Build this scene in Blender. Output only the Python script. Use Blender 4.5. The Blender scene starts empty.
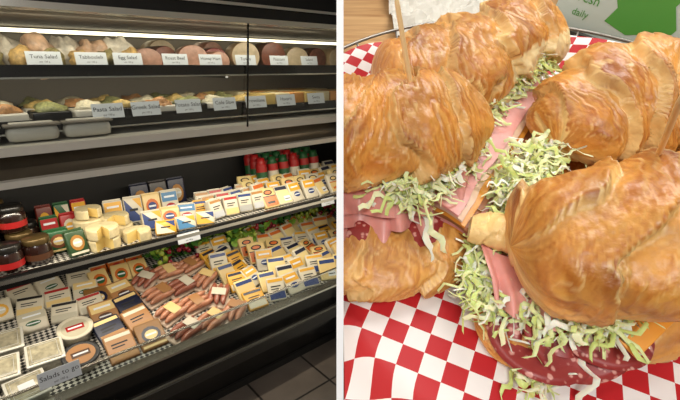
import bpy, bmesh, math, random
from mathutils import Vector, Matrix, noise
random.seed(7)
sc = bpy.context.scene
try:
    sc.view_settings.view_transform = 'Standard'
except Exception:
    pass
R = random.random
def U(a, b): return a + (b - a) * R()

# ------------------------------------------------------------------ materials
def lin(c):
    out = []
    for v in c:
        v /= 255.0
        out.append(v / 12.92 if v <= .04045 else ((v + .055) / 1.055) ** 2.4)
    return (*out, 1)
_m = {}
def mat(name, col=(200, 200, 200), rough=.5, metal=0, noise_amt=0, nscale=40, bump=0, bscale=80, coat=0, sss=0, trans=0, vcol=False, emit=0):
    if name in _m: return _m[name]
    m = bpy.data.materials.new(name); m.use_nodes = True
    nt = m.node_tree; p = nt.nodes['Principled BSDF']; L = nt.links
    p.inputs['Roughness'].default_value = rough
    p.inputs['Metallic'].default_value = metal
    p.inputs['Base Color'].default_value = lin(col)
    p.inputs['Coat Weight'].default_value = coat
    p.inputs['Coat Roughness'].default_value = .25
    if sss:
        p.inputs['Subsurface Weight'].default_value = sss
        p.inputs['Subsurface Radius'].default_value = (.01, .005, .003)
        p.inputs['Subsurface Scale'].default_value = .5
    if emit:
        p.inputs['Emission Color'].default_value = lin(col); p.inputs['Emission Strength'].default_value = emit
    if trans:
        p.inputs['Transmission Weight'].default_value = trans
    tc = nt.nodes.new('ShaderNodeTexCoord')
    base = None
    if vcol:
        a = nt.nodes.new('ShaderNodeAttribute'); a.attribute_name = 'Col'; base = a.outputs['Color']
    if noise_amt or vcol:
        n = nt.nodes.new('ShaderNodeTexNoise'); n.inputs['Scale'].default_value = nscale; n.inputs['Detail'].default_value = 6
        L.new(tc.outputs['Object'], n.inputs['Vector'])
        mr = nt.nodes.new('ShaderNodeMapRange')
        mr.inputs['To Min'].default_value = 1 - noise_amt; mr.inputs['To Max'].default_value = 1 + noise_amt
        mr.inputs['From Min'].default_value = .3; mr.inputs['From Max'].default_value = .7
        L.new(n.outputs['Fac'], mr.inputs['Value'])
        mx = nt.nodes.new('ShaderNodeMix'); mx.data_type = 'RGBA'; mx.blend_type = 'MULTIPLY'; mx.inputs[0].default_value = 1
        mx.inputs[6].default_value = lin(col)
        if base: L.new(base, mx.inputs[6])
        L.new(mr.outputs['Result'], mx.inputs[7]); L.new(mx.outputs[2], p.inputs['Base Color'])
    if bump:
        n2 = nt.nodes.new('ShaderNodeTexNoise'); n2.inputs['Scale'].default_value = bscale; n2.inputs['Detail'].default_value = 5
        L.new(tc.outputs['Object'], n2.inputs['Vector'])
        b = nt.nodes.new('ShaderNodeBump'); b.inputs['Strength'].default_value = bump; b.inputs['Distance'].default_value = .002
        L.new(n2.outputs['Fac'], b.inputs['Height']); L.new(b.outputs['Normal'], p.inputs['Normal'])
    _m[name] = m
    return m
def checker(name, c1, c2, size, rot=0, rough=.5, grey=0):
    m = bpy.data.materials.new(name); m.use_nodes = True
    nt = m.node_tree; p = nt.nodes['Principled BSDF']; L = nt.links
    p.inputs['Roughness'].default_value = rough
    tc = nt.nodes.new('ShaderNodeTexCoord'); mp = nt.nodes.new('ShaderNodeMapping')
    mp.inputs['Rotation'].default_value = (0, 0, math.radians(rot)); mp.inputs['Location'].default_value = (.003, .004, .5)
    ck = nt.nodes.new('ShaderNodeTexChecker'); ck.inputs['Scale'].default_value = 1 / size
    ck.inputs['Color1'].default_value = lin(c1); ck.inputs['Color2'].default_value = lin(c2)
    L.new(tc.outputs['UV'], mp.inputs['Vector']); L.new(mp.outputs['Vector'], ck.inputs['Vector']); L.new(ck.outputs['Color'], p.inputs['Base Color'])
    return m
def glassy(name, tint=(235, 240, 240), refl=.08, rough=.05):
    m = bpy.data.materials.new(name); m.use_nodes = True
    nt = m.node_tree; nt.nodes.clear(); L = nt.links
    o = nt.nodes.new('ShaderNodeOutputMaterial'); t = nt.nodes.new('ShaderNodeBsdfTransparent'); g = nt.nodes.new('ShaderNodeBsdfGlossy')
    t.inputs['Color'].default_value = lin(tint); g.inputs['Roughness'].default_value = rough
    mx = nt.nodes.new('ShaderNodeMixShader'); mx.inputs[0].default_value = refl
    L.new(t.outputs[0], mx.inputs[1]); L.new(g.outputs[0], mx.inputs[2]); L.new(mx.outputs[0], o.inputs['Surface'])
    return m
def salami_mat(name, c1, c2, scale):
    m = bpy.data.materials.new(name); m.use_nodes = True
    nt = m.node_tree; p = nt.nodes['Principled BSDF']; L = nt.links
    p.inputs['Roughness'].default_value = .4
    tc = nt.nodes.new('ShaderNodeTexCoord'); n = nt.nodes.new('ShaderNodeTexVoronoi'); n.inputs['Scale'].default_value = scale
    n2 = nt.nodes.new('ShaderNodeTexNoise'); n2.inputs['Scale'].default_value = scale * .8; n2.inputs['Detail'].default_value = 4
    add = nt.nodes.new('ShaderNodeMath'); add.operation = 'MULTIPLY_ADD'; add.inputs[1].default_value = .9
    L.new(tc.outputs['Object'], n.inputs['Vector']); L.new(tc.outputs['Object'], n2.inputs['Vector'])
    L.new(n2.outputs['Fac'], add.inputs[0]); L.new(n.outputs['Distance'], add.inputs[2])
    cr = nt.nodes.new('ShaderNodeValToRGB'); e = cr.color_ramp.elements
    e[0].position = .62; e[0].color = lin(c2); e[1].position = .82; e[1].color = lin(c1)
    L.new(add.outputs[0], cr.inputs['Fac']); L.new(cr.outputs['Color'], p.inputs['Base Color'])
    return m

BLACK = mat('black_enamel', (18, 17, 16), .25)
BLACKM = mat('black_matte', (14, 13, 12), .6)
STEEL = mat('brushed_steel', (190, 187, 178), .35, 1, .1, 8)
HOOD = mat('hood_steel', (128, 120, 108), .28, 1, .15, 5)
CHROME = mat('chrome_trim', (225, 222, 212), .2, 1)
WHITE = mat('white_enamel', (196, 190, 178), .4)
LINER = mat('case_liner', (120, 112, 100), .5)
LABEL = mat('label_card', (214, 218, 222), .5)
INK = mat('ink', (25, 25, 28), .6)
CK = checker('checker_liner', (18, 18, 18), (205, 200, 190), .014, 45, .4)
CLEAR = glassy('clear_pane', refl=.05)
WRAP = glassy('clear_plastic', (232, 234, 234), .18, .15)

# ------------------------------------------------------------------ builder
PITCH = math.atan(134 / 430)
sp, cp = math.sin(PITCH), math.cos(PITCH)
EYE = Vector((0, 0, 1.38))
av = Vector((.7499, .6617, 0)); av.normalize(); bv = Vector((-av.y, av.x, 0))
def frame(x, y, z, o):
    return Matrix(((x[0], y[0], z[0], o[0]), (x[1], y[1], z[1], o[1]), (x[2], y[2], z[2], o[2]), (0, 0, 0, 1)))
CASE = frame(av, bv, Vector((0, 0, 1)), EYE)
TILT = math.radians(45) - PITCH      # the table top slopes toward the viewer
ty = Vector((0, math.cos(TILT), math.sin(TILT))); tz = Vector((0, -math.sin(TILT), math.cos(TILT)))
TABLE = frame(Vector((1, 0, 0)), ty, tz, EYE - tz * .25)
WORLD = Matrix.Identity(4)

class B:
    def __init__(s):
        s.v = []; s.f = []; s.fm = []; s.sm = []; s.col = []; s.mats = []
    def add(s, vs, fs, m, M=None, smooth=False, cols=None):
        o = len(s.v)
        for i, v in enumerate(vs):
            v = Vector(v)
            s.v.append(M @ v if M else v)
            s.col.append(cols[i] if cols else (1, 1, 1, 1))
        if m not in s.mats: s.mats.append(m)
        k = s.mats.index(m)
        for f in fs:
            s.f.append([o + j for j in f]); s.fm.append(k); s.sm.append(smooth)
    def box(s, x0, x1, y0, y1, z0, z1, m, M=None):
        vs = [(x, y, z) for z in (z0, z1) for y in (y0, y1) for x in (x0, x1)]
        s.add(vs, [(0, 2, 3, 1), (4, 5, 7, 6), (0, 1, 5, 4), (2, 6, 7, 3), (0, 4, 6, 2), (1, 3, 7, 5)], m, M)
    def rbox(s, w, d, h, r, m, M=None, puff=0):
        bm = bmesh.new(); bmesh.ops.create_cube(bm, size=1)
        for v in bm.verts: v.co = Vector((v.co.x * w, v.co.y * d, v.co.z * h))
        bmesh.ops.bevel(bm, geom=bm.edges[:], offset=r, segments=2, affect='EDGES', profile=.6)
        bm.verts.ensure_lookup_table()
        s.add([v.co.copy() for v in bm.verts], [[v.index for v in f.verts] for f in bm.faces], m, M, True)
        bm.free()
    def lathe(s, prof, m, M=None, n=24, smooth=True):
        vs = []; fs = []
        for r, z in prof:
            for i in range(n):
                t = 2 * math.pi * i / n; vs.append((r * math.cos(t), r * math.sin(t), z))
        for j in range(len(prof) - 1):
            for i in range(n):
                k = (i + 1) % n; fs.append((j * n + i, j * n + k, (j + 1) * n + k, (j + 1) * n + i))
        s.add(vs, fs, m, M, smooth)
    def tube(s, pts, r, m, M=None, n=8, closed=False):
        pts = [Vector(p) for p in pts]; vs = []; fs = []; N = len(pts)
        for i, p in enumerate(pts):
            a = pts[(i - 1) % N] if (closed or i) else p
            b = pts[(i + 1) % N] if (closed or i < N - 1) else p
            t = (b - a).normalized(); x = t.cross(Vector((.13, .21, 1))).normalized(); y = t.cross(x)
            rr = r[i] if isinstance(r, (list, tuple)) else r
            for k in range(n):
                q = 2 * math.pi * k / n; vs.append(p + (x * math.cos(q) + y * math.sin(q)) * rr)
        for i in range(N if closed else N - 1):
            for k in range(n):
                i2 = (i + 1) % N; k2 = (k + 1) % n
                fs.append((i * n + k, i * n + k2, i2 * n + k2, i2 * n + k))
        if not closed:
            fs.append(list(range(n))[::-1]); fs.append([(N - 1) * n + k for k in range(n)])
        s.add(vs, fs, m, M, True)
    def blob(s, rx, ry, rz, m, M=None, amp=.1, sc_=20, n=16):
        vs = []; fs = []; off = Vector((U(0, 50), U(0, 50), 0))
        for j in range(n // 2 + 1):
            p = math.pi * j / (n // 2)
            for i in range(n):
                t = 2 * math.pi * i / n
                d = Vector((math.sin(p) * math.cos(t), math.sin(p) * math.sin(t), math.cos(p)))
                k = 1 + amp * noise.noise(d * 1.7 + off) * 2
                vs.append((d.x * rx * k, d.y * ry * k, d.z * rz * k))
        for j in range(n // 2):
            for i in range(n):
                k = (i + 1) % n; fs.append((j * n + i, (j + 1) * n + i, (j + 1) * n + k, j * n + k))
        s.add(vs, fs, m, M, True)
    def text(s, txt, size, m, M):
        cu = bpy.data.curves.new('t', 'FONT'); cu.body = txt; cu.size = size; cu.align_x = 'CENTER'; cu.align_y = 'CENTER'; cu.resolution_u = 2
        ob = bpy.data.objects.new('t', cu); sc.collection.objects.link(ob)
        dg = bpy.context.evaluated_depsgraph_get(); me = ob.evaluated_get(dg).to_mesh()
        vs = [v.co.copy() for v in me.vertices]; fs = [list(p.vertices) for p in me.polygons]
        ob.evaluated_get(dg).to_mesh_clear(); bpy.data.objects.remove(ob); bpy.data.curves.remove(cu)
        s.add(vs, fs, m, M)
    def done(s, name, F, clip=0, parent=None):
        me = bpy.data.meshes.new(name)
        wv = [F @ v for v in s.v]
        me.from_pydata(wv, [], s.f)
        for m in s.mats: me.materials.append(m)
        me.polygons.foreach_set('material_index', s.fm); me.polygons.foreach_set('use_smooth', s.sm)
        uv = me.uv_layers.new(name='UVMap')
        for l in me.loops:
            v = s.v[l.vertex_index]; uv.data[l.index].uv = (v.x, v.y + v.z)
        ca = me.color_attributes.new('Col', 'FLOAT_COLOR', 'POINT')
        for i, c in enumerate(s.col): ca.data[i].color = c
        if clip:
            bm = bmesh.new(); bm.from_mesh(me)
            bmesh.ops.bisect_plane(bm, geom=bm.verts[:] + bm.edges[:] + bm.faces[:], plane_co=(clip * .0022, 0, 0), plane_no=(clip, 0, 0), clear_inner=True)
            bm.to_mesh(me); bm.free()
        if not me.vertices:
            return None
        lo = Vector([min(v.co[i] for v in me.vertices) for i in range(3)]); hi = Vector([max(v.co[i] for v in me.vertices) for i in range(3)])
        c = (lo + hi) / 2; c.z = lo.z
        me.transform(Matrix.Translation(-c)); me.update()
        ob = bpy.data.objects.new(name, me); ob.location = c
        sc.collection.objects.link(ob)
        if parent:
            ob.parent = parent; ob.location = c - parent.location
        return ob
def T(x, y, z): return Matrix.Translation((x, y, z))
def RX(d): return Matrix.Rotation(math.radians(d), 4, 'X')
def RY(d): return Matrix.Rotation(math.radians(d), 4, 'Y')
def RZ(d): return Matrix.Rotation(math.radians(d), 4, 'Z')
def S3(k): return Matrix.Diagonal((k, k, k, 1))

# ------------------------------------------------------------------ room
def room():
    tile = bpy.data.materials.new('floor_tile'); tile.use_nodes = True
    nt = tile.node_tree; p = nt.nodes['Principled BSDF']; p.inputs['Roughness'].default_value = .3
    tc = nt.nodes.new('ShaderNodeTexCoord'); mp = nt.nodes.new('ShaderNodeMapping'); mp.inputs['Rotation'].default_value = (0, 0, math.radians(-41))
    br = nt.nodes.new('ShaderNodeTexBrick'); br.offset = .0; br.inputs['Scale'].default_value = 1
    br.inputs['Brick Width'].default_value = .3; br.inputs['Row Height'].default_value = .3; br.inputs['Mortar Size'].default_value = .005
    br.inputs['Color1'].default_value = lin((112, 102, 94)); br.inputs['Color2'].default_value = lin((130, 118, 108)); br.inputs['Mortar'].default_value = lin((36, 32, 30))
    n = nt.nodes.new('ShaderNodeTexNoise'); n.inputs['Scale'].default_value = 6; n.inputs['Detail'].default_value = 8
    mx = nt.nodes.new('ShaderNodeMix'); mx.data_type = 'RGBA'; mx.blend_type = 'MULTIPLY'; mx.inputs[0].default_value = .7
    L = nt.links; L.new(tc.outputs['Object'], mp.inputs['Vector']); L.new(mp.outputs['Vector'], br.inputs['Vector']); L.new(tc.outputs['Object'], n.inputs['Vector'])
    L.new(br.outputs['Color'], mx.inputs[6]); L.new(n.outputs['Fac'], mx.inputs[7]); L.new(mx.outputs[2], p.inputs['Base Color'])
    wm = mat('wall_paint', (120, 112, 100), .8, noise_amt=.04)
    pm = mat('divider_white', (252, 252, 252), .5)
    for nm, a in (('floor', (-4, 3, -2, 4.5, -.05, 0)), ('ceiling', (-4, 3, -2, 4.5, 2.6, 2.65)), ('wall_back', (-4, 3, 4.5, 4.6, 0, 2.6)),
                  ('wall_left', (-4.1, -4, -2, 4.5, 0, 2.6)), ('wall_right', (3, 3.1, -2, 4.5, 0, 2.6)), ('wall_front', (-4, 3, -2.1, -2, 0, 2.6))):
        b = B(); b.box(*a, tile if nm == 'floor' else wm); b.done(nm, WORLD)
    b = B(); t = .00163
    prof = []
    for z in (0, 2.6):
        s_ = (z - (EYE.z - .2 * sp)) / cp
        prof.append((.2 * cp + sp * s_, z))
    pts = [(prof[0][0], 0), (4.5, 0), (4.5, 2.6), (prof[1][0], 2.6)]
    vs = [(x, y, z) for x in (-t, t) for y, z in pts]
    b.add(vs, [(0, 1, 2, 3), (4, 7, 6, 5), (0, 4, 5, 1), (1, 5, 6, 2), (2, 6, 7, 3), (3, 7, 4, 0)], pm)
    b.done('divider_panel', WORLD)  # added panel, stands for the white strip dividing the two views
room()

# ------------------------------------------------------------------ deli case
A0, A1 = -.7, 2.0
def deckz(b): return -1.10 + (b - 1.55) * .2
def case():
    b = B()
    b.box(A0, A1, 1.5, 2.36, .165, .30, BLACK)
    b.box(A0, A1, 1.56, 2.30, .15, .165, LINER)
    b.box(A0, A1, 1.495, 1.56, .15, .168, CHROME)
    b.box(A0, A1, 1.485, 1.505, .205, .215, CHROME)
    b.box(A0, A1, 2.30, 2.36, -1.38, .165, LINER)
    b.box(A0, A1, 2.29, 2.30, -1.1, -.26, BLACKM)  # black sheet: shadow of the lower interior put into the colour
    for z in (0, -.175):
        b.box(A0, A1, 1.76, 2.29, z - .03, z - .02, STEEL)
        b.box(A0, A1, 1.745, 1.76, z - .038, z + .004, BLACK)
        b.box(A0, A1, 1.738, 1.746, z - .040, z - .034, CHROME)
    for a in (.05, .92, 1.7):
        b.box(a, a + .012, 1.80, 2.29, -.05, -.03, BLACK); b.box(a, a + .012, 1.80, 2.29, -.225, -.205, BLACK)
    b.box(A0, A1, 1.64, 2.29, -.25, -.24, WHITE)
    b.box(A0, A1, 1.615, 1.66, -.262, -.235, WHITE)
    b.add([(A0, 1.655, -.262), (A1, 1.655, -.262), (A1, 1.625, -.30), (A0, 1.625, -.30), (A1, 1.635, -.335), (A0, 1.635, -.335)], [(0, 3, 2, 1), (3, 5, 4, 2)], HOOD)
    b.box(A0, A1, 1.60, 1.66, -.356, -.335, WHITE)
    b.box(A0, A1, 1.66, 2.0, -.35, -.34, BLACKM)
    b.box(A0, A1, 1.765, 2.27, -.715, -.70, CK)
    b.box(A0, A1, 1.75, 1.765, -.735, -.688, BLACK)
    b.box(A0, A1, 1.745, 1.75, -.715, -.700, CHROME)
    vs = []
    for a in (A0, A1):
        vs += [(a, 1.53, deckz(1.53)), (a, 2.29, deckz(2.29)), (a, 2.29, deckz(2.29) - .03), (a, 1.53, deckz(1.53) - .03)]
    b.add(vs, [(0, 4, 5, 1), (1, 5, 6, 2), (2, 6, 7, 3), (3, 7, 4, 0), (0, 1, 2, 3), (4, 7, 6, 5)], CK)
    b.box(A0, A1, 2.27, 2.29, -1.0, -.8, CK)
    b.box(A0, A1, 1.49, 1.53, -1.17, -1.07, BLACK)
    b.box(A0, A1, 1.485, 1.535, -1.072, -1.062, CHROME)
    b.box(A0, A1, 1.46, 1.53, -1.24, -1.15, BLACK)
    b.box(A0, A1, 1.445, 1.46, -1.215, -1.165, mat('bumper', (38, 36, 34), .35))
    b.box(A0, A1, 1.452, 1.46, -1.165, -1.158, STEEL)
    b.box(A0, A1, 1.50, 2.3, -1.38, -1.23, BLACK)
    b.box(A0, A1, 1.49, 1.50, -1.38, -1.345, BLACKM)
    b.box(A0 - .04, A0, 1.46, 2.36, -1.38, .3, BLACK)
    b.tube([(.885, 1.52, .16), (.90, 1.60, -.24)], .004, BLACK)
    case_ob = b.done('refrigerated_deli_case', CASE, -1)
    g = B()
    g.add([(A0, 1.52, .155), (A1, 1.52, .155), (A1, 1.625, -.238), (A0, 1.625, -.238)], [(0, 1, 2, 3)], CLEAR)
    g.done('front_glass', CASE, -1, case_ob)
    g = B()
    g.box(A0, A1, 1.503, 1.508, -1.07, -.985, CLEAR)
    g.box(A0, A1, 1.500, 1.511, -.987, -.982, CHROME)
    g.done('guard_rail', CASE, -1, case_ob)
    g = B(); lm = mat('tube_lamp', (255, 240, 205), .5, emit=3)
    g.tube([(A0, 2.2, .135), (A1, 2.2, .135)], .008, lm)
    g.tube([(A0, 1.69, -.362), (A1, 1.69, -.362)], .007, lm)
    g.done('tube_lamps', CASE, -1, case_ob)
    return case_ob
CASEOB = case()

def label(b, a, bb, z, w, h, txt, lean=12):
    M = T(a, bb, z) @ RX(-lean)
    b.box(-w / 2, w / 2, -.001, .001, 0, h, LABEL, M)
    b.text(txt, h * .42, INK, M @ T(0, -.0015, h * .6) @ RX(90))
    b.text('per 100 g', h * .18, INK, M @ T(0, -.0015, h * .22) @ RX(90))
lb = B()
names1 = ['Tuna Salad', 'Tabbouleh', 'Egg Salad', 'Roast Beef', 'Honey Ham', 'Turkey', 'Pastrami', 'Salami']
for a, t in zip((.252, .39, .509, .682, .828, .99, 1.162, 1.336), names1):
    label(lb, a, 1.735, .004, .098, .042, t)
names2 = ['Pasta Salad', 'Greek Salad', 'Potato Salad', 'Cole Slaw', 'Provolone', 'Havarti', 'Swiss']
for a, t in zip((.417, .55, .716, .876, 1.03, 1.193, 1.375), names2):
    label(lb, a, 1.735, -.180, .105, .052, t)
label(lb, .66, 1.742, -.735, .10, .045, 'Goat Cheese')
label(lb, .09, 1.494, -1.0, .12, .055, 'Salads to go')
label(lb, 1.45, 1.742, -.735, .09, .04, 'Cheddar')
lb.done('price_labels', CASE, -1, CASEOB)

def loaf(b, a, bb, z, r, L_, skin, face, sq=1.0):
    r *= 1.12
    M = T(a, bb, z + r * sq * .97) @ RZ(U(-14, 14)) @ Matrix.Diagonal((1, 1, sq, 1)) @ RX(90)
    prof = [(0, -L_), (r * .5, -L_), (r * .85, -L_ * .93), (r, -L_ * .75), (r * 1.02, -L_ * .3), (r, -.006), (r * .97, 0)]
    b.lathe(prof, skin, M, 24)
    b.lathe([(r * .97, 0), (r * .9, .0015), (0, .002)], face, M, 24)
SK = [mat('roast_crust', (90, 58, 40), .5, noise_amt=.4, nscale=60), mat('ham_skin', (176, 122, 96), .4, noise_amt=.2), mat('turkey_skin', (190, 160, 118), .4, noise_amt=.2, nscale=30), mat('cured_skin', (110, 56, 42), .4, noise_amt=.2)]
FC = [mat('beef_face', (128, 76, 58), .4, noise_amt=.3, nscale=60), mat('ham_face', (196, 150, 128), .4, noise_amt=.2, nscale=50), mat('turkey_face', (206, 184, 150), .4, noise_amt=.15, nscale=40), salami_mat('salami_face', (140, 52, 44), (214, 170, 150), 300)]
b = B(); PL = mat('pale_bag', (206, 196, 178), .35, noise_amt=.4, nscale=40, bump=.8, bscale=60); PL2 = mat('pale_bag_b', (198, 162, 132), .35, noise_amt=.4, nscale=40, bump=.8, bscale=60)
for i in range(7):
    a = .0 + i * .085
    b.blob(U(.05, .058), .06, U(.055, .07), [PL, PL2][i % 2], T(a, U(1.85, 1.9), .035), .3, n=24)
    b.blob(.035, .04, .038, [mat('salad_a', (196, 160, 100), .5, noise_amt=.4, nscale=90), mat('salad_b', (140, 128, 84), .5, noise_amt=.5, nscale=90)][i % 2], T(a + .03, 1.80, .018), .3)
b.done('bagged_salads', CASE, -1)
b = B()
for a, bb, r, k, sq in ((.62, 1.86, .05, 1, .8), (.70, 1.88, .05, 0, .9), (.80, 1.84, .056, 1, .85), (.92, 1.88, .055, 3, .8), (.90, 1.80, .045, 1, .8), (1.05, 1.84, .06, 2, .95), (1.20, 1.84, .062, 0, .95), (1.34, 1.84, .055, 2, .9), (1.47, 1.84, .055, 0, .9), (1.6, 1.84, .055, 2, .9), (.75, 2.05, .06, 2, 1), (1.0, 2.06, .06, 1, 1), (1.3, 2.06, .06, 3, 1), (.5, 2.05, .055, 0, 1)):
    loaf(b, a, bb, -.02, r, .14, SK[k], FC[k], sq)
b.done('deli_meat_loaves', CASE, -1)
b = B()
SAL = [mat('s_yellow', (200, 170, 104), .5, noise_amt=.35, nscale=120, bump=1), mat('s_cream', (210, 200, 172), .5, noise_amt=.25, nscale=120, bump=1), mat('s_green', (140, 140, 92), .5, noise_amt=.5, nscale=120, bump=1), mat('s_orange', (180, 132, 86), .5, noise_amt=.4, nscale=120, bump=1)]
for i in range(9):
    a = .0 + i * .125
    for r_, bb in enumerate((1.83, 1.99, 2.14)):
        z = -.195
        tm = [BLACK, WHITE][(i + r_) % 2]
        b.rbox(.115, .14, .045, .006, tm, T(a, bb, z + .023))
        b.blob(.05, .06, .026, SAL[(i * 3 + r_ * 2) % 4], T(a, bb, z + .045), .3)
b.done('salad_trays', CASE, -1)
b = B(); CB = [mat('cheese_yellow', (208, 178, 106), .45), mat('cheese_pale', (214, 198, 156), .45), mat('cheese_orange', (200, 140, 76), .45)]
for i in range(7):
    a = 1.12 + i * .085
    b.rbox(.075, .16, .07, .004, CB[i % 3], T(a, 1.86, -.16) @ RZ(U(-3, 3)))
    b.rbox(.075, .16, .07, .004, CB[(i + 1) % 3], T(a, 2.08, -.16))
b.done('cheese_blocks', CASE, -1)
b = B()
for a in (-.15, .02, .18, .34):
    b.rbox(.145, .2, .05, .02, WHITE, T(a, 1.80, -.24 + .03))
    b.rbox(.155, .21, .008, .0035, LINER, T(a, 1.80, -.182))
    b.rbox(.12, .17, .006, .0025, WHITE, T(a, 1.80, -.177))
b.done('food_storage_containers', CASE, -1)

# generic packs
def pm(c, r=.35): return mat('pack_%d_%d_%d' % c, c, r)
def pack(b, a, bb, z, w, h, t, lean, body, c1, c2, style=0, yaw=0):
    M = T(a, bb, z) @ RZ(yaw) @ RX(-lean) @ T(0, 0, h / 2)
    b.rbox(w, t, h, min(t, w) * .22, pm(body), M)
    y = -t / 2 - .0007
    F = M @ T(0, y, 0) @ RX(90)
    def rect(x0, x1, y0, y1, m, dz=0): b.add([(x0, y0, dz), (x1, y0, dz), (x1, y1, dz), (x0, y1, dz)], [(0, 1, 2, 3)], m, F)
    def disc(cx, cy, rx, ry, m, dz=.0004): b.add([(cx + rx * math.cos(k * .5236), cy + ry * math.sin(k * .5236), dz) for k in range(12)], [list(range(12))], m, F)
    W, H = w * .44, h * .44
    if style == 0:
        rect(-W, W, H * .15, H, pm(c1)); disc(0, -H * .3, W * .6, H * .3, pm(c2)); rect(-W * .7, W * .7, H * .5, H * .68, LABEL, .0004); rect(-W * .5, W * .5, -H * .36, -H * .24, LABEL, .0008)
    elif style == 1:
        disc(0, 0, W * .8, H * .7, pm(c1)); disc(0, 0, W * .55, H * .4, pm(c2), .0008); rect(-W, W, -H, -H * .8, pm(c2)); rect(-W * .45, W * .45, -.06 * H, .1 * H, LABEL, .0012)
    elif style == 2:
        b.add([(-W, -H, 0), (W, -H, 0), (-W, H, 0)], [(0, 1, 2)], pm(c1), F); b.add([(W, H, .0003), (0, H, .0003), (W, 0, .0003)], [(0, 1, 2)], pm(c2), F)
        rect(-W * .5, W * .5, -.1 * H, .12 * H, INK, .0006)
    elif style == 4:
        rect(-W, W, -H, H * .1, pm(c1)); rect(-W, W, H * .1, H * .22, pm(c2)); disc(0, H * .6, W * .7, H * .3, INK); disc(0, H * .6, W * .5, H * .18, pm(c1), .0008); rect(-W * .6, W * .6, -.7 * H, -.45 * H, pm(c2), .0004)
    elif style == 5:   # plain clear-wrapped wedge with a small price sticker
        rect(-W, W, -H, H * .55, pm(c1)); rect(-W * .1, W * .9, -H * .8, -H * .2, LABEL, .0004); rect(0, W * .8, -H * .6, -H * .5, INK, .0008); rect(-W, W, H * .6, H, pm(c2))
    else:
        rect(-W, W, -H, -H * .3, pm(c1)); rect(-W, W, H * .7, H, pm(c2)); rect(-W * .7, W * .6, H * .2, H * .32, INK); rect(-W * .7, W * .3, -.05 * H, .05 * H, INK)
    b.box(-w * .46, w * .46, -.001, .001, h / 2 - .001, h / 2 + .006, pm(body), M)
WHT = (200, 192, 172); YEL = (212, 158, 48); BLU = (34, 56, 112); RED = (160, 30, 30); ORG = (196, 100, 36); GRN = (34, 84, 46); GLD = (160, 112, 52); NAV = (22, 27, 52); CRM = (214, 186, 126); TAN = (160, 114, 70); BRN = (80, 50, 32); SKY = (70, 120, 160); BLK = (26, 24, 24); LCH = (222, 200, 140)

b = B(); JG = mat('jar_dark', (38, 20, 15), .12, coat=.6); JL = mat('jar_lid', (24, 22, 20), .3); GOLD = mat('jar_gold', (96, 78, 46), .35, .6)
for i, (a, bb, zz) in enumerate([(-.16, 1.83, 0), (-.06, 1.83, 0), (.04, 1.82, 0), (.13, 1.84, 0), (-.11, 1.93, 0), (-.01, 1.93, 0), (.09, 1.94, 0), (-.06, 2.04, 0), (.03, 2.04, 0), (-.11, 1.94, .105), (-.01, 1.94, .105), (.08, 1.95, .105), (.03, 2.06, .105), (-.06, 2.06, .105), (.12, 2.06, 0)]):
    M = T(a, bb, -.70 + zz) @ S3(1.28)
    b.lathe([(0, .001), (.03, .001), (.036, .008), (.036, .05), (.032, .06), (.03, .065)], JG, M, 20)
    b.lathe([(.0365, .018), (.0365, .036)], [pm(BRN), pm((170, 144, 100)), pm(RED)][i % 3], M, 20)
    b.lathe([(.033, .062), (.034, .064), (.034, .078), (.031, .081), (0, .0815)], JL if i % 3 else GOLD, M, 20)
b.done('jars_of_preserves', CASE, -1)
b = B()
for i in range(3):
    pack(b, .20 + i * .07, 2.02, -.70, .066, .11, .035, 12, [GRN, RED, WHT][i], [RED, WHT, RED][i], YEL, i % 3)
    pack(b, .20 + i * .065, 2.13, -.70, .06, .13, .03, 8, [(110, 40, 30), GRN, RED][i], YEL, WHT, (i + 1) % 3)
pack(b, .205, 1.90, -.70, .08, .09, .055, 14, GRN, (120, 70, 40), CRM, 1)
pack(b, .255, 1.81, -.70, .07, .10, .035, 20, (44, 70, 40), GLD, WHT, 1, 10)
b.done('cracker_boxes', CASE, -1)
b = B(); RIND = mat('cheese_rind', (208, 192, 150), .5, noise_amt=.15); PASTE = mat('cheese_paste', (222, 196, 124), .5)
def wheel(a, bb, z, r, h, cut0, cut1):
    n = 28; vs = [(0, 0, 0), (0, 0, h)]; ang = [math.radians(cut1 + (360 - (cut1 - cut0)) * k / n) for k in range(n + 1)]
    for t in ang:
        vs += [(r * .97 * math.cos(t), r * .97 * math.sin(t), 0), (r * math.cos(t), r * math.sin(t), h * .12), (r * math.cos(t), r * math.sin(t), h * .88), (r * .96 * math.cos(t), r * .96 * math.sin(t), h)]
    fs = []
    for k in range(n):
        o = 2 + k * 4
        for q in range(3): fs.append((o + q, o + 4 + q, o + 5 + q, o + 1 + q))
        fs.append((1, o + 3, o + 7)); fs.append((0, o + 4, o))
    b.add(vs, fs, RIND, T(a, bb, z))
    o = 2; e = 2 + n * 4
    b.add(vs, [(0, o, o + 1, o + 2, o + 3, 1), (0, 1, e + 3, e + 2, e + 1, e)], PASTE, T(a, bb, z))
wheel(.35, 1.835, -.70, .06, .045, -130, -70); wheel(.35, 1.835, -.652, .06, .042, -120, -80); wheel(.475, 1.83, -.70, .055, .045, -150, -95); wheel(.425, 1.95, -.652, .058, .042, -130, -60)
wheel(.33, 1.965, -.70, .058, .048, -90, -90.1); wheel(.33, 1.965, -.650, .058, .045, -90, -90.1); wheel(.44, 1.95, -.70, .055, .045, -80, -79); wheel(.335, 1.965, -.60, .05, .038, -100, -60)
b.done('cheese_wheels', CASE, -1)
b = B()
cols = [(WHT, YEL, BLU, 0), (WHT, BLU, YEL, 2), (CRM, ORG, BLU, 1), (WHT, SKY, RED, 0), (YEL, WHT, BLU, 3), (WHT, SKY, YEL, 1)]
for i in range(4):
    c = cols[i % 6]; pack(b, .45 + i * .085, 2.05, -.70, .08, .12, .025, 18, *c[:3], c[3], U(-8, 8))
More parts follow.
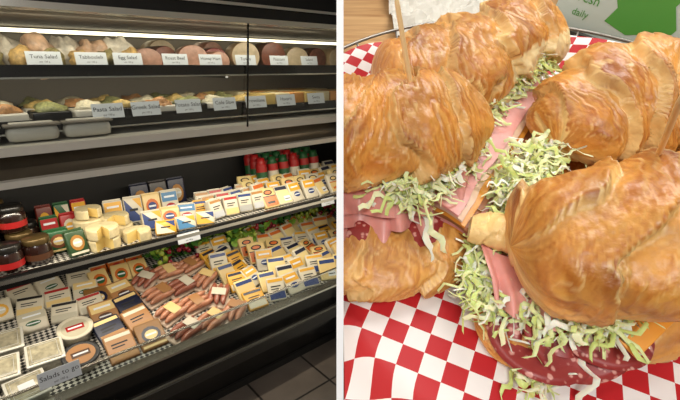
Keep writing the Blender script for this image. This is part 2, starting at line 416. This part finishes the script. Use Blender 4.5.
for i in range(4):
    c = cols[(i + 1) % 6]; pack(b, .565 + i * .078, 1.90, -.70, .085, .085, .05, 25, *c[:3], c[3], U(-20, 20))
for i in range(3):
    c = cols[(i + 4) % 6]; pack(b, .585 + i * .09, 1.80, -.70, .085, .06, .05, 30, *c[:3], 2, U(-25, 25))
for i in range(3):
    pack(b, .60 + i * .09, 2.15, -.70, .085, .15, .03, 10, [NAV, (46, 40, 40), NAV][i], GLD, WHT, 1)
for i in range(4):
    for k in range(3):
        pack(b, .845 + i * .075, 1.84 + .08 * k, -.70, .07, .095, .05, 25, WHT, [(180, 182, 184), CRM, (160, 160, 156)][i % 3], [GLD, RED, BLU][i % 3], 3, U(-18, 18))
b.done('soft_cheese_packages', CASE, -1)
b = B()
SL = [(CRM, ORG, BLK, 4), (WHT, YEL, BLU, 0), (WHT, LCH, NAV, 5), (WHT, CRM, ORG, 4), (LCH, CRM, BLK, 4), (WHT, LCH, ORG, 5)]
for i in range(8):
    for k in range(4):
        c = random.choice(SL)
        pack(b, 1.13 + i * .088 + U(-.008, .008), 1.81 + .08 * k, -.70 + .006 * k, .082, .11, .028, 35 + U(-10, 10), *c[:3], c[3], U(-18, 18))
b.done('sliced_cheese_packages', CASE, -1)
b = B()
for i in range(18):
    a = 1.24 + (i % 6) * .075; bb = 2.06 + (i // 6) * .065
    M = T(a, bb, -.69 + .01 * (i // 6)) @ RX(-8) @ S3(1.3)
    b.lathe([(0, .002), (.022, .002), (.024, .01), (.024, .12)], pm(RED), M, 14); b.lathe([(.0245, .05), (.0245, .09)], pm(WHT) if i % 2 else pm(GRN), M, 14)
    b.lathe([(.024, .12), (.018, .135), (.018, .15), (0, .152)], pm(GRN) if i % 3 else pm(RED), M, 14)
b.done('grated_cheese_shakers', CASE, -1)

# ---- the well
TUBB = mat('tub_body', (170, 164, 146), .25, noise_amt=.3, nscale=60, coat=.4); TUBL = mat('tub_lid', (206, 203, 192), .15, coat=.5); TUBI = mat('tub_lid_inset', (164, 156, 132), .15, noise_amt=.35, nscale=45, coat=.6)
def tub(name, a, bb, s_=.115, k=0):
    b = B(); z = deckz(bb) + .003; M = T(a, bb, z) @ RX(11) @ RZ(U(-6, 6))
    b.rbox(s_ * .92, s_ * .92, .05, .014, TUBB, M @ T(0, 0, .026))
    b.rbox(s_ * 1.04, s_ * 1.04, .008, .0035, TUBL, M @ T(0, 0, .053))
    b.rbox(s_ * .88, s_ * .88, .004, .0018, TUBI, M @ T(0, 0, .0575))
    for q in range(4): b.tube([(-s_ * .36, s_ * .36, .060), (s_ * .36, s_ * .36, .060)], .0013, TUBL, M @ RZ(90 * q), 6)
    if k:
        b.rbox(s_ * .4, s_ * .3, .001, .0004, LABEL, M @ T(0, 0, .0602))
    b.done(name, CASE, -1)
for i, (a, bb) in enumerate(((-.13, 1.60), (.0, 1.605), (-.06, 1.735), (.075, 1.74), (-.20, 1.74), (-.03, 1.87))):
    tub('plastic_food_tub', a, bb, k=i % 3 == 1)
def rtub(a, bb, lidc, z0=0, r=.062, mid=CRM):
    b = B(); M = T(a, bb, deckz(bb) + .004 + z0) @ RX(14)
    b.lathe([(0, .0), (r * .85, 0), (r * .95, .045)], pm(WHT), M, 28)
    b.lathe([(r * .95, .042), (r * 1.03, .043), (r * 1.03, .052), (r * .95, .053), (r * .78, .051)], pm(lidc), M, 28)
    b.lathe([(r * .78, .051), (0, .0512)], pm(mid), M, 28)
    b.rbox(r * 1.0, r * .45, .001, .0004, pm(BRN if lidc != WHT else RED), M @ T(0, 0, .0522)); b.rbox(r * .8, r * .14, .001, .0004, LABEL, M @ T(0, 0, .053))
    b.done('dip_tub', CASE, -1)
rtub(.175, 1.67, (24, 24, 26), mid=TAN); rtub(.19, 1.82, WHT, mid=(180, 172, 150))
b = B()
for i in range(3):
    for k in range(3):
        bb = 1.93 + k * .105
        pack(b, .07 + i * .105, bb, deckz(bb) + .002, .10, .085, .04, 50, WHT, [(176, 170, 150), CRM, WHT][k], [GRN, BLK, RED][(i + k) % 3], [0, 3, 3][(k + i) % 3], U(-18, 18))
for i in range(3):
    pack(b, -.19 + i * .085, 2.04 + .08 * (i % 2), deckz(2.1), .08, .09, .03, 40, [GRN, BRN, WHT][i], YEL, WHT, 1)
b.done('butter_and_feta_packages', CASE, -1)
b = B()
for i in range(2):
    for k in range(4):
        bb = 1.60 + k * .11
        c = [(TAN, GLD, WHT, 3), (NAV, GLD, CRM, 3), (TAN, CRM, BRN, 0), ((130, 92, 48), NAV, CRM, 1)][(i * 3 + k) % 4]
        pack(b, .31 + i * .115, bb, deckz(bb) + .002, .105, .125, .022, 62, *c[:3], c[3], U(-14, 14))
for i in range(3):
    pack(b, .36 + i * .085, 2.06, deckz(2.06), .08, .11, .02, 50, CRM, ORG, GRN, 1, U(-8, 8))
    pack(b, .37 + i * .085, 2.17, deckz(2.17), .08, .10, .02, 50, ORG, WHT, RED, 0)
b.done('boxed_cheese_packages', CASE, -1)
b = B(); SA = mat('sausage_skin', (182, 124, 94), .3, noise_amt=.25, nscale=50, coat=.4); SB = mat('sausage_dark', (146, 84, 64), .3, noise_amt=.25, nscale=50, coat=.4)
for i in range(3):
    for k in range(4):
        a, bb = .555 + i * .11 - k * .006, 1.61 + k * .14
        M = T(a, bb, deckz(bb) + .004) @ RX(18) @ RZ(U(0, 60)) @ S3(1.3)
        b.rbox(.12, .075, .012, .004, pm((196, 172, 150)), M @ T(0, 0, .006))
        for q in range(3):
            n = 9; pts = [(-.052 + .104 * j / (n - 1), -.023 + q * .023 + .004 * math.sin(j * .7), .022) for j in range(n)]
            b.tube(pts, [.004, .009, .011, .012, .012, .012, .011, .009, .004], (SA, SB)[(i + k) % 3 == 0], M, 10)
        b.rbox(.035, .05, .001, .0004, pm([WHT, CRM, TAN][(k + i) % 3]), M @ T(.02 - .02 * (k % 2), 0, .0347))
b.done('sausage_packages', CASE, -1)
b = B()
BC = [(WHT, YEL, BLU, 0), (YEL, WHT, NAV, 3), (WHT, BLU, YEL, 3), (CRM, ORG, BLK, 4), (WHT, LCH, NAV, 5), (LCH, CRM, BLU, 5), (WHT, YEL, BLU, 3)]
for i in range(9):
    for k in range(7):
        a = .90 + i * .105 - k * .006 + U(-.012, .012); bb = 1.585 + k * .078
        c = random.choice(BC)
        if k > 4 and i > 2: c = (WHT, LCH, ORG, 5)
        pack(b, a, bb, deckz(bb) + .002, U(.085, .10), U(.10, .125), .022, 50 + U(-12, 12), *c[:3], c[3], U(-24, 24))
b.done('block_cheese_packages', CASE, -1)
b = B(); GR = mat('green_grape', (148, 168, 66), .25, sss=.2); RG = mat('red_grape', (130, 28, 44), .25); LF = mat('kale_leaf', (56, 108, 36), .5, noise_amt=.3); LF2 = mat('lettuce_leaf', (126, 164, 58), .5, noise_amt=.3)
for i in range(480):
    a = U(.62, 1.9); bb = U(2.06, 2.26); ph = int(a * 6) % 3
    if ph == 0: b.blob(.014, .014, .016, GR, T(a, bb, deckz(bb) + U(.04, .14)), 0, 1, 8)
    elif ph == 1: b.blob(.014, .014, .014, RG, T(a, bb, deckz(bb) + U(.04, .14)), 0, 1, 8)
b.done('bunches_of_grapes', CASE, -1)
b = B()
for i in range(260):
    a = U(.55, 1.95); bb = U(2.06, 2.27); M = T(a, bb, deckz(bb) + U(.02, .13)) @ RZ(U(0, 360)) @ RX(U(-60, 60)) @ S3(1.4)
    vs = []; n = 5
    for j in range(n):
        for k in range(3):
            w = .016 * math.sin(math.pi * (j + .4) / n); vs.append(((k - 1) * w, j * .01, .006 * math.sin(j * 1.3 + k * 2)))
    b.add(vs, [(j * 3 + k, j * 3 + k + 1, (j + 1) * 3 + k + 1, (j + 1) * 3 + k) for j in range(n - 1) for k in range(2)], (LF, LF2)[i % 2], M, True)
b.done('leafy_garnish', CASE, -1)

# ------------------------------------------------------------------ the table and sandwiches
def wood():
    m = bpy.data.materials.new('table_wood'); m.use_nodes = True
    nt = m.node_tree; p = nt.nodes['Principled BSDF']; p.inputs['Roughness'].default_value = .4; L = nt.links
    tc = nt.nodes.new('ShaderNodeTexCoord'); mp = nt.nodes.new('ShaderNodeMapping'); mp.inputs['Scale'].default_value = (4, 40, 4)
    n = nt.nodes.new('ShaderNodeTexNoise'); n.inputs['Scale'].default_value = 2; n.inputs['Detail'].default_value = 8; n.inputs['Distortion'].default_value = 1
    cr = nt.nodes.new('ShaderNodeValToRGB'); e = cr.color_ramp.elements; e[0].position = .3; e[0].color = lin((165, 122, 78)); e[1].position = .7; e[1].color = lin((208, 170, 120))
    L.new(tc.outputs['UV'], mp.inputs['Vector']); L.new(mp.outputs['Vector'], n.inputs['Vector']); L.new(n.outputs['Fac'], cr.inputs['Fac']); L.new(cr.outputs['Color'], p.inputs['Base Color'])
    return m
WOOD = wood()
b = B()
b.box(.0, .75, .0, .9, -.03, 0, WOOD)
TI = TABLE.inverted()
for x in (.04, .70):
    for y in (.06, .84):
        top = TABLE @ Vector((x, y, -.02)); c = [TI @ Vector((top.x + dx, top.y + dy, z)) for z in (0, top.z) for dx, dy in ((-.02, -.02), (.02, -.02), (.02, .02), (-.02, .02))]
        b.add(c, [(0, 3, 2, 1), (4, 5, 6, 7), (0, 1, 5, 4), (1, 2, 6, 5), (2, 3, 7, 6), (3, 0, 4, 7)], WOOD)
b.done('sloping_wooden_table', TABLE, 1)

PCK = checker('gingham_paper', (190, 28, 36), (240, 236, 232), .0135, 24, .55)
ecx, ecy, erx, ery = .17, .25, .215, .235
def sheet():
    b = B(); nr, na = 60, 140; vs = []; fs = []
    for j in range(nr + 1):
        r = 1.06 * j / nr
        for i in range(na):
            t = 2 * math.pi * i / na
            rr = r * (1 + (.05 * math.sin(5 * t + 1) if r > .8 else 0) * (r - .8) / .25)
            x = ecx + erx * rr * math.cos(t); y = ecy + ery * rr * math.sin(t)
            k = max(0, min(1, (r - .86) / .2)); k = k * k * (3 - 2 * k)
            z = .0015 + .0025 * (1 + noise.noise(Vector((x * 16, y * 16, 0)))) + k * (.034 + .006 * math.sin(9 * t))
            vs.append((x, y, z))
    for j in range(nr):
        for i in range(na):
            k = (i + 1) % na; fs.append((j * na + i, j * na + k, (j + 1) * na + k, (j + 1) * na + i))
    b.add(vs, fs, PCK, None, True)
    return b
sheet().done('checkered_deli_paper', TABLE, 1)
b = B(); WIRE = mat('wire_metal', (150, 146, 138), .35, .7)
def ell(s_, z, n=90): return [(ecx + erx * s_ * math.cos(2 * math.pi * i / n), ecy + ery * s_ * math.sin(2 * math.pi * i / n), z) for i in range(n)]
b.tube(ell(1.13, .038), .0018, WIRE, closed=True); b.tube(ell(1.09, .02), .0014, WIRE, closed=True); b.tube(ell(1.05, .003), .002, WIRE, closed=True)
for i in range(28):
    t = 2 * math.pi * i / 28
    b.tube([(ecx + erx * s_ * math.cos(t), ecy + ery * s_ * math.sin(t), z) for s_, z in ((1.05, .003), (1.09, .02), (1.13, .038))], .0013, WIRE)
b.done('wire_basket', TABLE, 1)

# croissant
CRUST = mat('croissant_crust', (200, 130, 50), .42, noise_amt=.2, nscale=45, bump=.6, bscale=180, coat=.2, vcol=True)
CRUMB = mat('croissant_crumb', (240, 218, 160), .7, noise_amt=.15, nscale=150, bump=1, bscale=220)
def spline(pts, n):
    P = [Vector(p) for p in pts]; P = [2 * P[0] - P[1]] + P + [2 * P[-1] - P[-2]]; out = []
    m = len(P) - 3
    for i in range(n + 1):
        t = i / n * m; k = min(int(t), m - 1); t -= k
        a, b_, c, d = P[k:k + 4]
        out.append(.5 * ((2 * b_) + (c - a) * t + (2 * a - 5 * b_ + 4 * c - d) * t * t + (3 * b_ - a - 3 * c + d) * t ** 3))
    return out
def mixc(a, b_, t):
    t = max(0, min(1, t)); return tuple(a[i] + (b_[i] - a[i]) * t for i in range(3)) + (1,)
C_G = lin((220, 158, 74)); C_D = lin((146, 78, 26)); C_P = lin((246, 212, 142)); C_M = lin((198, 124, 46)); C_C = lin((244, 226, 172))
def croissant(b, pts, rad, ridges, flat=.5, seed=0, ends=(0, 0), N=300, Mn=110, twist=.55, pale=0.0, zs=.82, open_from=9, er=.09):
    cen = spline([p for p in pts], N); rd = spline([(r, 0, 0) for r in rad], N)
    vs = []; cols = []
    for i, c in enumerate(cen):
        t = (cen[min(i + 1, N)] - cen[max(i - 1, 0)]); t.z = 0; t.normalize()
        side = Vector((t.y, -t.x, 0)); s_ = i / N; r0 = rd[i].x
        for e, d in ((0, s_), (1, 1 - s_)):
            if not ends[e]:
                q = min(1, d / er); r0 *= max(.03, math.sqrt(max(0, 1 - (1 - q) ** 2.2)))
        for k in range(Mn):
            ph = 2 * math.pi * k / Mn; cs, sn = math.cos(ph), math.sin(ph)
            q = Vector((s_ * 6, cs * 1.2, sn * 1.2 + seed))
            wob = noise.noise(q * .9) * .55 + .1 * noise.noise(q * 4)
            p = s_ * ridges + twist * cs + .3 * sn + wob + seed
            f = p - math.floor(p)
            st = (1 - f) ** .75 if f > .05 else (f / .05)
            p2 = p * 4.3 + .9 * noise.noise(q * 2.5); f2 = p2 - math.floor(p2)
            lev = noise.noise(Vector((math.floor(p) * 3.7, seed, 0)))
            r = r0 * (.82 + .20 * st + .05 * (1 - f2) * (.5 + noise.noise(q * 2)) + .09 * noise.noise(q * 1.3) + .04 * lev + .02 * noise.noise(Vector((p * 14, cs * 3, sn * 3))))
            z = sn * r * zs
            if sn < 0: z *= flat
            vs.append(c + side * (cs * r) + Vector((0, 0, z)))
            fine = noise.noise(Vector((p * 16, cs * 2.5, sn * 2.5 + seed))) + .6 * noise.noise(Vector((p * 48, cs * 4, sn * 4 + seed)))
            big = .5 + noise.noise(q * 1.3 + Vector((9, 4, 2)))
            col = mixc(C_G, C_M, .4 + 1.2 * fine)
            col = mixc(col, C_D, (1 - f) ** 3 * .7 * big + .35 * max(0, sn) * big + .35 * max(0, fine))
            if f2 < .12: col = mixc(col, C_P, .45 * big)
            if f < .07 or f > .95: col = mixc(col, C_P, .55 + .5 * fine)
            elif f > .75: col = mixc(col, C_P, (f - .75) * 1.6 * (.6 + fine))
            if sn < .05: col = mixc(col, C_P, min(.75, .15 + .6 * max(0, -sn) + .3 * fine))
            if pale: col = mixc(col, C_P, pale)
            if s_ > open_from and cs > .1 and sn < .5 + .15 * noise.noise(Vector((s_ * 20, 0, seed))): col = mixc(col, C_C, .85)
            cols.append(col)
    fs = []
    for i in range(N):
        for k in range(Mn):
            k2 = (k + 1) % Mn; fs.append((i * Mn + k, i * Mn + k2, (i + 1) * Mn + k2, (i + 1) * Mn + k))
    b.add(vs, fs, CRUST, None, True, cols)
    for e, i in ((0, 0), (1, N)):
        ring = vs[i * Mn:(i + 1) * Mn]; c = sum(ring, Vector()) / Mn
        t = (cen[1] - cen[0]).normalized() if e == 0 else (cen[N - 1] - cen[N]).normalized()
        cv = list(ring); cf = []; L_ = 7
        for l in range(1, L_ + 1):
            for k in range(Mn):
                p = ring[k].lerp(c, l / L_)
                if ends[e]: p = p + t * (.006 * math.sin(l / L_ * math.pi * .5) + .004 * noise.noise(p * 120))
                cv.append(p)
            for k in range(Mn):
                k2 = (k + 1) % Mn; cf.append(((l - 1) * Mn + k, (l - 1) * Mn + k2, l * Mn + k2, l * Mn + k))
        if ends[e]: b.add(cv, cf, CRUMB, None, True)
        else: b.add(cv, cf, CRUST, None, True, [C_G] * len(cv))

LETT = [mat('lettuce_pale', (240, 241, 192), .45, sss=.3), mat('lettuce_green', (208, 220, 132), .45, sss=.3), mat('lettuce_mid', (226, 232, 164), .45, sss=.3), mat('lettuce_white', (246, 245, 224), .45, sss=.3)]
def shred(b, c, d, L_, w, m):
    n = 11; d = d.normalized(); up = Vector((U(-.4, .4), U(-.4, .4), 1)).normalized(); sd = d.cross(up).normalized(); up = sd.cross(d)
    k1, k2, p1 = U(-1, 1), U(-1, 1), U(0, 6); vs = []
    for j in range(n):
        t = j / (n - 1) - .5
        p = c + d * (t * L_) + sd * (k1 * .9 * L_ * (t * t * 2) + .0025 * math.sin(t * 14 + p1)) + up * (-abs(k2) * .8 * L_ * t * t + .0015 * math.sin(t * 17 + p1))
        tw = .6 * math.sin(p1) + t * 1.3 * k2; wd = (sd * math.cos(tw) + up * math.sin(tw)) * w * (.7 + .3 * math.cos(t * 2.8))
        vs += [p - wd, p + up * .0006, p + wd]
    b.add(vs, [(j * 3 + k, j * 3 + k + 1, j * 3 + k + 4, j * 3 + k + 3) for j in range(n - 1) for k in range(2)], m, None, True)
def lettuce(b, path, n, spr, zr, out, L0=(.022, .05), along=.8):
    P = spline(path, 60)
    for i in range(n):
        k = random.randint(0, 60); c = P[k] + Vector((random.gauss(0, spr), random.gauss(0, spr), U(*zr)))
        tg = (P[min(60, k + 1)] - P[max(0, k - 1)]).normalized() * random.choice((-1, 1)) * along * R()
        d = Vector(out) * .8 + tg + Vector((random.gauss(0, .6), random.gauss(0, .6), random.gauss(0, .3)))
        shred(b, c, d, U(*L0), U(.0010, .0022), random.choice(LETT))
HAM = mat('ham_slice', (226, 156, 146), .35, noise_amt=.15, nscale=60, sss=.2); HAM2 = mat('turkey_slice', (226, 188, 156), .35, noise_amt=.1, nscale=60, sss=.2)
SALM = salami_mat('salami_slice', (150, 50, 46), (220, 160, 146), 240)
CHED = mat('cheddar_slice', (234, 158, 58), .35, sss=.1); RST = mat('roast_turkey', (176, 112, 70), .4, noise_amt=.3)
def ruffle(b, path, inward, depth, z, m, amp=.005, fr=5, droop=.01, ph=0):
    P = spline(path, 90); vs = []; n = 14; inw = Vector(inward).normalized()
    for i, p in enumerate(P):
        s_ = i / 90
        for j in range(n):
            t = j / (n - 1); rf = math.sin(s_ * fr * 6.283 + ph + 2 * noise.noise(Vector((s_ * 6, t, ph))))
            q = p + inw * (depth * (1 - t)) - inw * (amp * .8 * rf * t)
            q = q + Vector((0, 0, z + amp * rf * t * .7 - droop * max(0, t - .7) / .3))
            vs.append(q)
    b.add(vs, [(i * n + j, i * n + j + 1, (i + 1) * n + j + 1, (i + 1) * n + j) for i in range(90) for j in range(n - 1)], m, None, True)
def slice_disc(b, c, r, tilt, m, wav=.003, th=.0016):
    n, R_ = 40, 8; vs = []; ph = U(0, 6)
    M = T(*c) @ tilt
    for s_ in (0, 1):
        for j in range(R_ + 1):
            for i in range(n):
                t = 2 * math.pi * i / n; q = r * j / R_; vs.append(M @ Vector((q * math.cos(t), q * math.sin(t), wav * math.sin(3 * t + ph) * (j / R_) ** 2 - s_ * th)))
    fs = []; o = (R_ + 1) * n
    for j in range(R_):
        for i in range(n):
            k = (i + 1) % n; fs.append((j * n + i, j * n + k, (j + 1) * n + k, (j + 1) * n + i)); fs.append((o + j * n + i, o + (j + 1) * n + i, o + (j + 1) * n + k, o + j * n + k))
    for i in range(n):
        k = (i + 1) % n; fs.append((R_ * n + i, R_ * n + k, o + R_ * n + k, o + R_ * n + i))
    b.add(vs, fs, m, None, True)

def sandwichA():
    b = B()
    croissant(b, [(.030, .305, .064), (.075, .320, .068), (.122, .360, .068), (.168, .402, .066), (.200, .430, .062)], [.042, .052, .048, .046, .044], 4.2, .6, 1.3, ends=(0, 0), open_from=.45)
    croissant(b, [(-.07, .235, .064), (-.02, .245, .064), (.025, .250, .066), (.062, .264, .066), (.094, .290, .062)], [.042, .047, .050, .048, .040], 4.6, .6, 3.7, ends=(0, 0), twist=.9)
    croissant(b, [(-.06, .185, .014), (0, .187, .014), (.04, .187, .014), (.078, .20, .014), (.12, .25, .014), (.175, .33, .014), (.225, .39, .014)], [.04, .04, .04, .036, .036, .036, .03], 6, .55, 4.2, zs=.5, pale=.1)
    ruffle(b, [(-.02, .176, 0), (.003, .176, 0), (.04, .172, 0), (.078, .188, 0)], (0, 1, 0), .05, .030, SALM, .003, 3, .006, 1)
    ruffle(b, [(-.02, .179, 0), (.003, .178, 0), (.04, .175, 0), (.078, .190, 0)], (0, 1, 0), .05, .034, SALM, .003, 2, .006, 3)
    ruffle(b, [(-.02, .184, 0), (.003, .183, 0), (.04, .181, 0), (.082, .197, 0)], (0, 1, 0), .05, .040, HAM, .006, 4, .012, 0)
    ruffle(b, [(-.02, .189, 0), (.003, .188, 0), (.04, .185, 0), (.086, .204, 0)], (0, 1, 0), .05, .046, HAM, .007, 3, .009, 2)
    ruffle(b, [(-.02, .194, 0), (.003, .194, 0), (.05, .192, 0), (.09, .213, 0)], (0, 1, 0), .05, .051, HAM, .006, 5, .008, 4)
    cut = [(.098, .174, 0), (.122, .210, 0), (.149, .248, 0), (.182, .296, 0), (.212, .343, 0)]
    for k, (m, z) in enumerate(((RST, .024), (HAM2, .027), (RST, .030), (CHED, .033), (HAM, .036), (RST, .039), (CHED, .042), (HAM2, .045), (HAM, .048))):
        o = -.0034 * k
        path = [(x + o * .8, y - o * .6, 0) for x, y, _ in cut]
        ruffle(b, path, (-.8, .6, 0), .04, z, m, .0010, 2, .003, k)
        ruffle(b, path, (-.8, .6, 0), .04, z - .0014, m, .0010, 2, .003, k)
    lettuce(b, [(.034, .205, .051), (.050, .208, .052), (.074, .226, .053), (.096, .260, .053), (.117, .302, .053), (.150, .340, .053), (.188, .378, .053)], 520, .005, (-.006, .010), (.3, -.5, -.25), (.018, .036), 1.4)
    lettuce(b, [(.106, .284, .056), (.127, .320, .056), (.156, .346, .056), (.186, .374, .056)], 240, .005, (-.004, .012), (.3, -.5, -.2), (.016, .032), 1.4)
    shred(b, Vector((.058, .178, .032)), Vector((.25, -1, -.8)), .04, .003, LETT[3]); shred(b, Vector((.064, .180, .034)), Vector((.6, -1, -.6)), .035, .0025, LETT[0])
    b.done('croissant_sandwich', TABLE, 1)
sandwichA()
def sandwichB():
    b = B()
    croissant(b, [(.162, .254, .052), (.195, .280, .060), (.235, .292, .066), (.285, .282, .066), (.325, .245, .062)], [.030, .050, .060, .058, .05], 5.2, .6, 7.7, twist=.7)
    croissant(b, [(.335, .205, .058), (.285, .180, .062), (.235, .163, .064), (.170, .154, .064), (.098, .156, .056)], [.045, .052, .052, .051, .044], 6.6, .6, 2.9, twist=.8, er=.06)
    croissant(b, [(.15, .26, .012), (.22, .28, .012), (.28, .26, .012), (.28, .20, .012), (.20, .150, .012), (.13, .130, .012), (.082, .138, .012)], [.03, .035, .035, .04, .036, .032, .026], 7, .55, 2.2, zs=.5)
    croissant(b, [(.125, .168, .042), (.102, .176, .046), (.083, .182, .042)], [.012, .014, .010], 2, .8, 5, ends=(0, 1), N=60, Mn=40, pale=.85)
    slice_disc(b, (.118, .124, .026), .033, RX(16) @ RY(-5), SALM); slice_disc(b, (.134, .122, .030), .032, RX(24), SALM); slice_disc(b, (.150, .127, .033), .031, RX(18) @ RY(6), SALM)
    ruffle(b, [(.095, .120, 0), (.118, .108, 0), (.146, .107, 0), (.172, .122, 0)], (0, 1, 0), .05, .032, SALM, .003, 3, .010, 1)
    ruffle(b, [(.088, .134, 0), (.10, .122, 0), (.13, .114, 0), (.16, .118, 0)], (0, 1, 0), .04, .040, HAM, .004, 4, .006, 1)
    b.rbox(.04, .04, .002, .0008, CHED, T(.158, .126, .041) @ RX(12) @ RZ(35))
    lettuce(b, [(.160, .262, .047), (.140, .238, .047), (.122, .212, .045), (.112, .192, .042)], 260, .0065, (-.008, .010), (-.7, .2, -.2), (.016, .034), 1.2)
    lettuce(b, [(.090, .172, .034), (.086, .150, .03), (.098, .133, .032), (.122, .122, .040), (.142, .120, .042), (.156, .122, .042)], 260, .005, (-.01, .004), (-.3, -.6, -.4), (.018, .036), .9)
    lettuce(b, [(.10, .10, .006), (.115, .095, .006)], 14, .005, (0, .01), (0.2, -1, 0), (.02, .03))
    shred(b, Vector((.136, .096, .018)), Vector((.05, -1, -.9)), .035, .0022, LETT[3])
    b.done('croissant_sandwich', TABLE, 1)
sandwichB()
PICK = mat('toothpick_wood', (240, 206, 150), .5)
def pick(p0, p1):
    b = B(); p0 = Vector(p0); p1 = Vector(p1); n = 8
    b.tube([p0.lerp(p1, i / n) for i in range(n + 1)], [.0005] + [.0016] * (n - 1) + [.0008], PICK); b.done('toothpick', TABLE, 1)
pick((.0495, .251, .092), (.0318, .262, .16)); pick((.180, .189, .092), (.151, .167, .15))

# menu board behind and crumpled napkin
b = B(); BW = mat('board_white', (196, 208, 198), .4); BG = mat('board_green', (80, 150, 60), .4)
M = T(.3525, .486, 0) @ RZ(-53.5) @ RX(-8)
b.rbox(.235, .008, .22, .003, BW, M @ T(0, 0, .12))
b.box(-.12, .12, -.014, .010, 0, .012, mat('board_base', (70, 70, 66), .4, .5), M)
out = [(.0, .0), (.03, .012), (.05, .0), (.062, .03), (.045, .06), (.055, .09), (.02, .10), (-.005, .085), (-.03, .095), (-.045, .06), (-.03, .035), (-.04, .01)]
b.add([(x * .75 - .02, -.0046, .026 + z * .7) for x, z in out], [list(range(len(out)))], BG, M)
b.text('Small', .018, BG, M @ T(.048, -.0048, .06) @ RX(90)); b.text('Fresh', .016, BG, M @ T(-.082, -.0048, .05) @ RX(90)); b.text('daily', .012, BG, M @ T(-.082, -.0048, .032) @ RX(90))
b.done('menu_stand', TABLE, 1)
b = B(); vs = []; n = 40
for i in range(n):
    for j in range(n):
        x = .07 + .19 * i / (n - 1); y = .53 + .16 * j / (n - 1); vs.append((x, y, .014 + .014 * noise.noise(Vector((x * 30, y * 30, 0))) + .008 * noise.noise(Vector((x * 80, y * 80, 3)))))
b.add(vs, [(i * n + j, (i + 1) * n + j, (i + 1) * n + j + 1, i * n + j + 1) for i in range(n - 1) for j in range(n - 1)], mat('napkin', (206, 202, 190), .7), None, False)
b.done('paper_napkin', TABLE, 1)

# ------------------------------------------------------------------ lights
def area(name, F, loc, tgt, sx, sy, e, col=(1, 1, 1), spread=180):
    l = bpy.data.lights.new(name, 'AREA'); l.shape = 'RECTANGLE'; l.size = sx; l.size_y = sy; l.energy = e; l.color = col
    l.spread = math.radians(spread)
    o = bpy.data.objects.new(name, l); p = F @ Vector(loc); t = F @ Vector(tgt); d = (t - p).normalized()
    xa = (F.to_3x3() @ Vector((1, 0, 0))).normalized(); z = -d; x = (xa - z * xa.dot(z)).normalized(); y = z.cross(x)
    o.matrix_world = frame(x, y, z, p); sc.collection.objects.link(o)
W = (1, .9, .72)
area('canopy_lamp', CASE, (.4, 1.66, .145), (.4, 1.9, -.1), 1.9, .03, 3.6, W)
area('shelf_lamp', CASE, (.4, 1.78, -.045), (.4, 1.95, -.2), 1.9, .02, 2, W)
area('hood_lamp', CASE, (.4, 1.66, -.375), (.4, 1.76, -.95), 1.9, .03, 9, W)
area('well_fill', CASE, (.4, 1.80, -.722), (.4, 1.90, -1.1), 1.9, .02, 2.4, W)  # added fill under the lower shelf to brighten the well
area('room_fill', WORLD, (-1.1, -.5, 2.55), (-.7, 1.0, .3), .8, .5, 17, (1, .95, .88))  # unseen overhead light, added for glossy reflections and a brighter floor
area('divider_fill', WORLD, (-.05, -1.3, 2.2), (0, .3, 1.3), .6, .4, 17, (1, .97, .94))  # added fill behind the camera, whitens the divider's front edge
area('daylight_window_lamp', TABLE, (.42, .75, .75), (.15, .25, 0), .5, .5, 7, (1, .97, .93))
area('soft_fill_lamp', TABLE, (.45, -.25, .75), (.14, .25, 0), .6, .5, 1.5, (1, .98, .95))
w = bpy.data.worlds.new('World'); sc.world = w; w.use_nodes = True
w.node_tree.nodes['Background'].inputs[0].default_value = (.8, .85, 1, 1); w.node_tree.nodes['Background'].inputs[1].default_value = .2

cam = bpy.data.cameras.new('camera'); co = bpy.data.objects.new('camera', cam); sc.collection.objects.link(co)
cam.sensor_width = 36; cam.lens = 430 / 680 * 36; cam.clip_start = .01
co.location = EYE; co.rotation_euler = (math.radians(90) - PITCH, 0, 0)
sc.camera = co
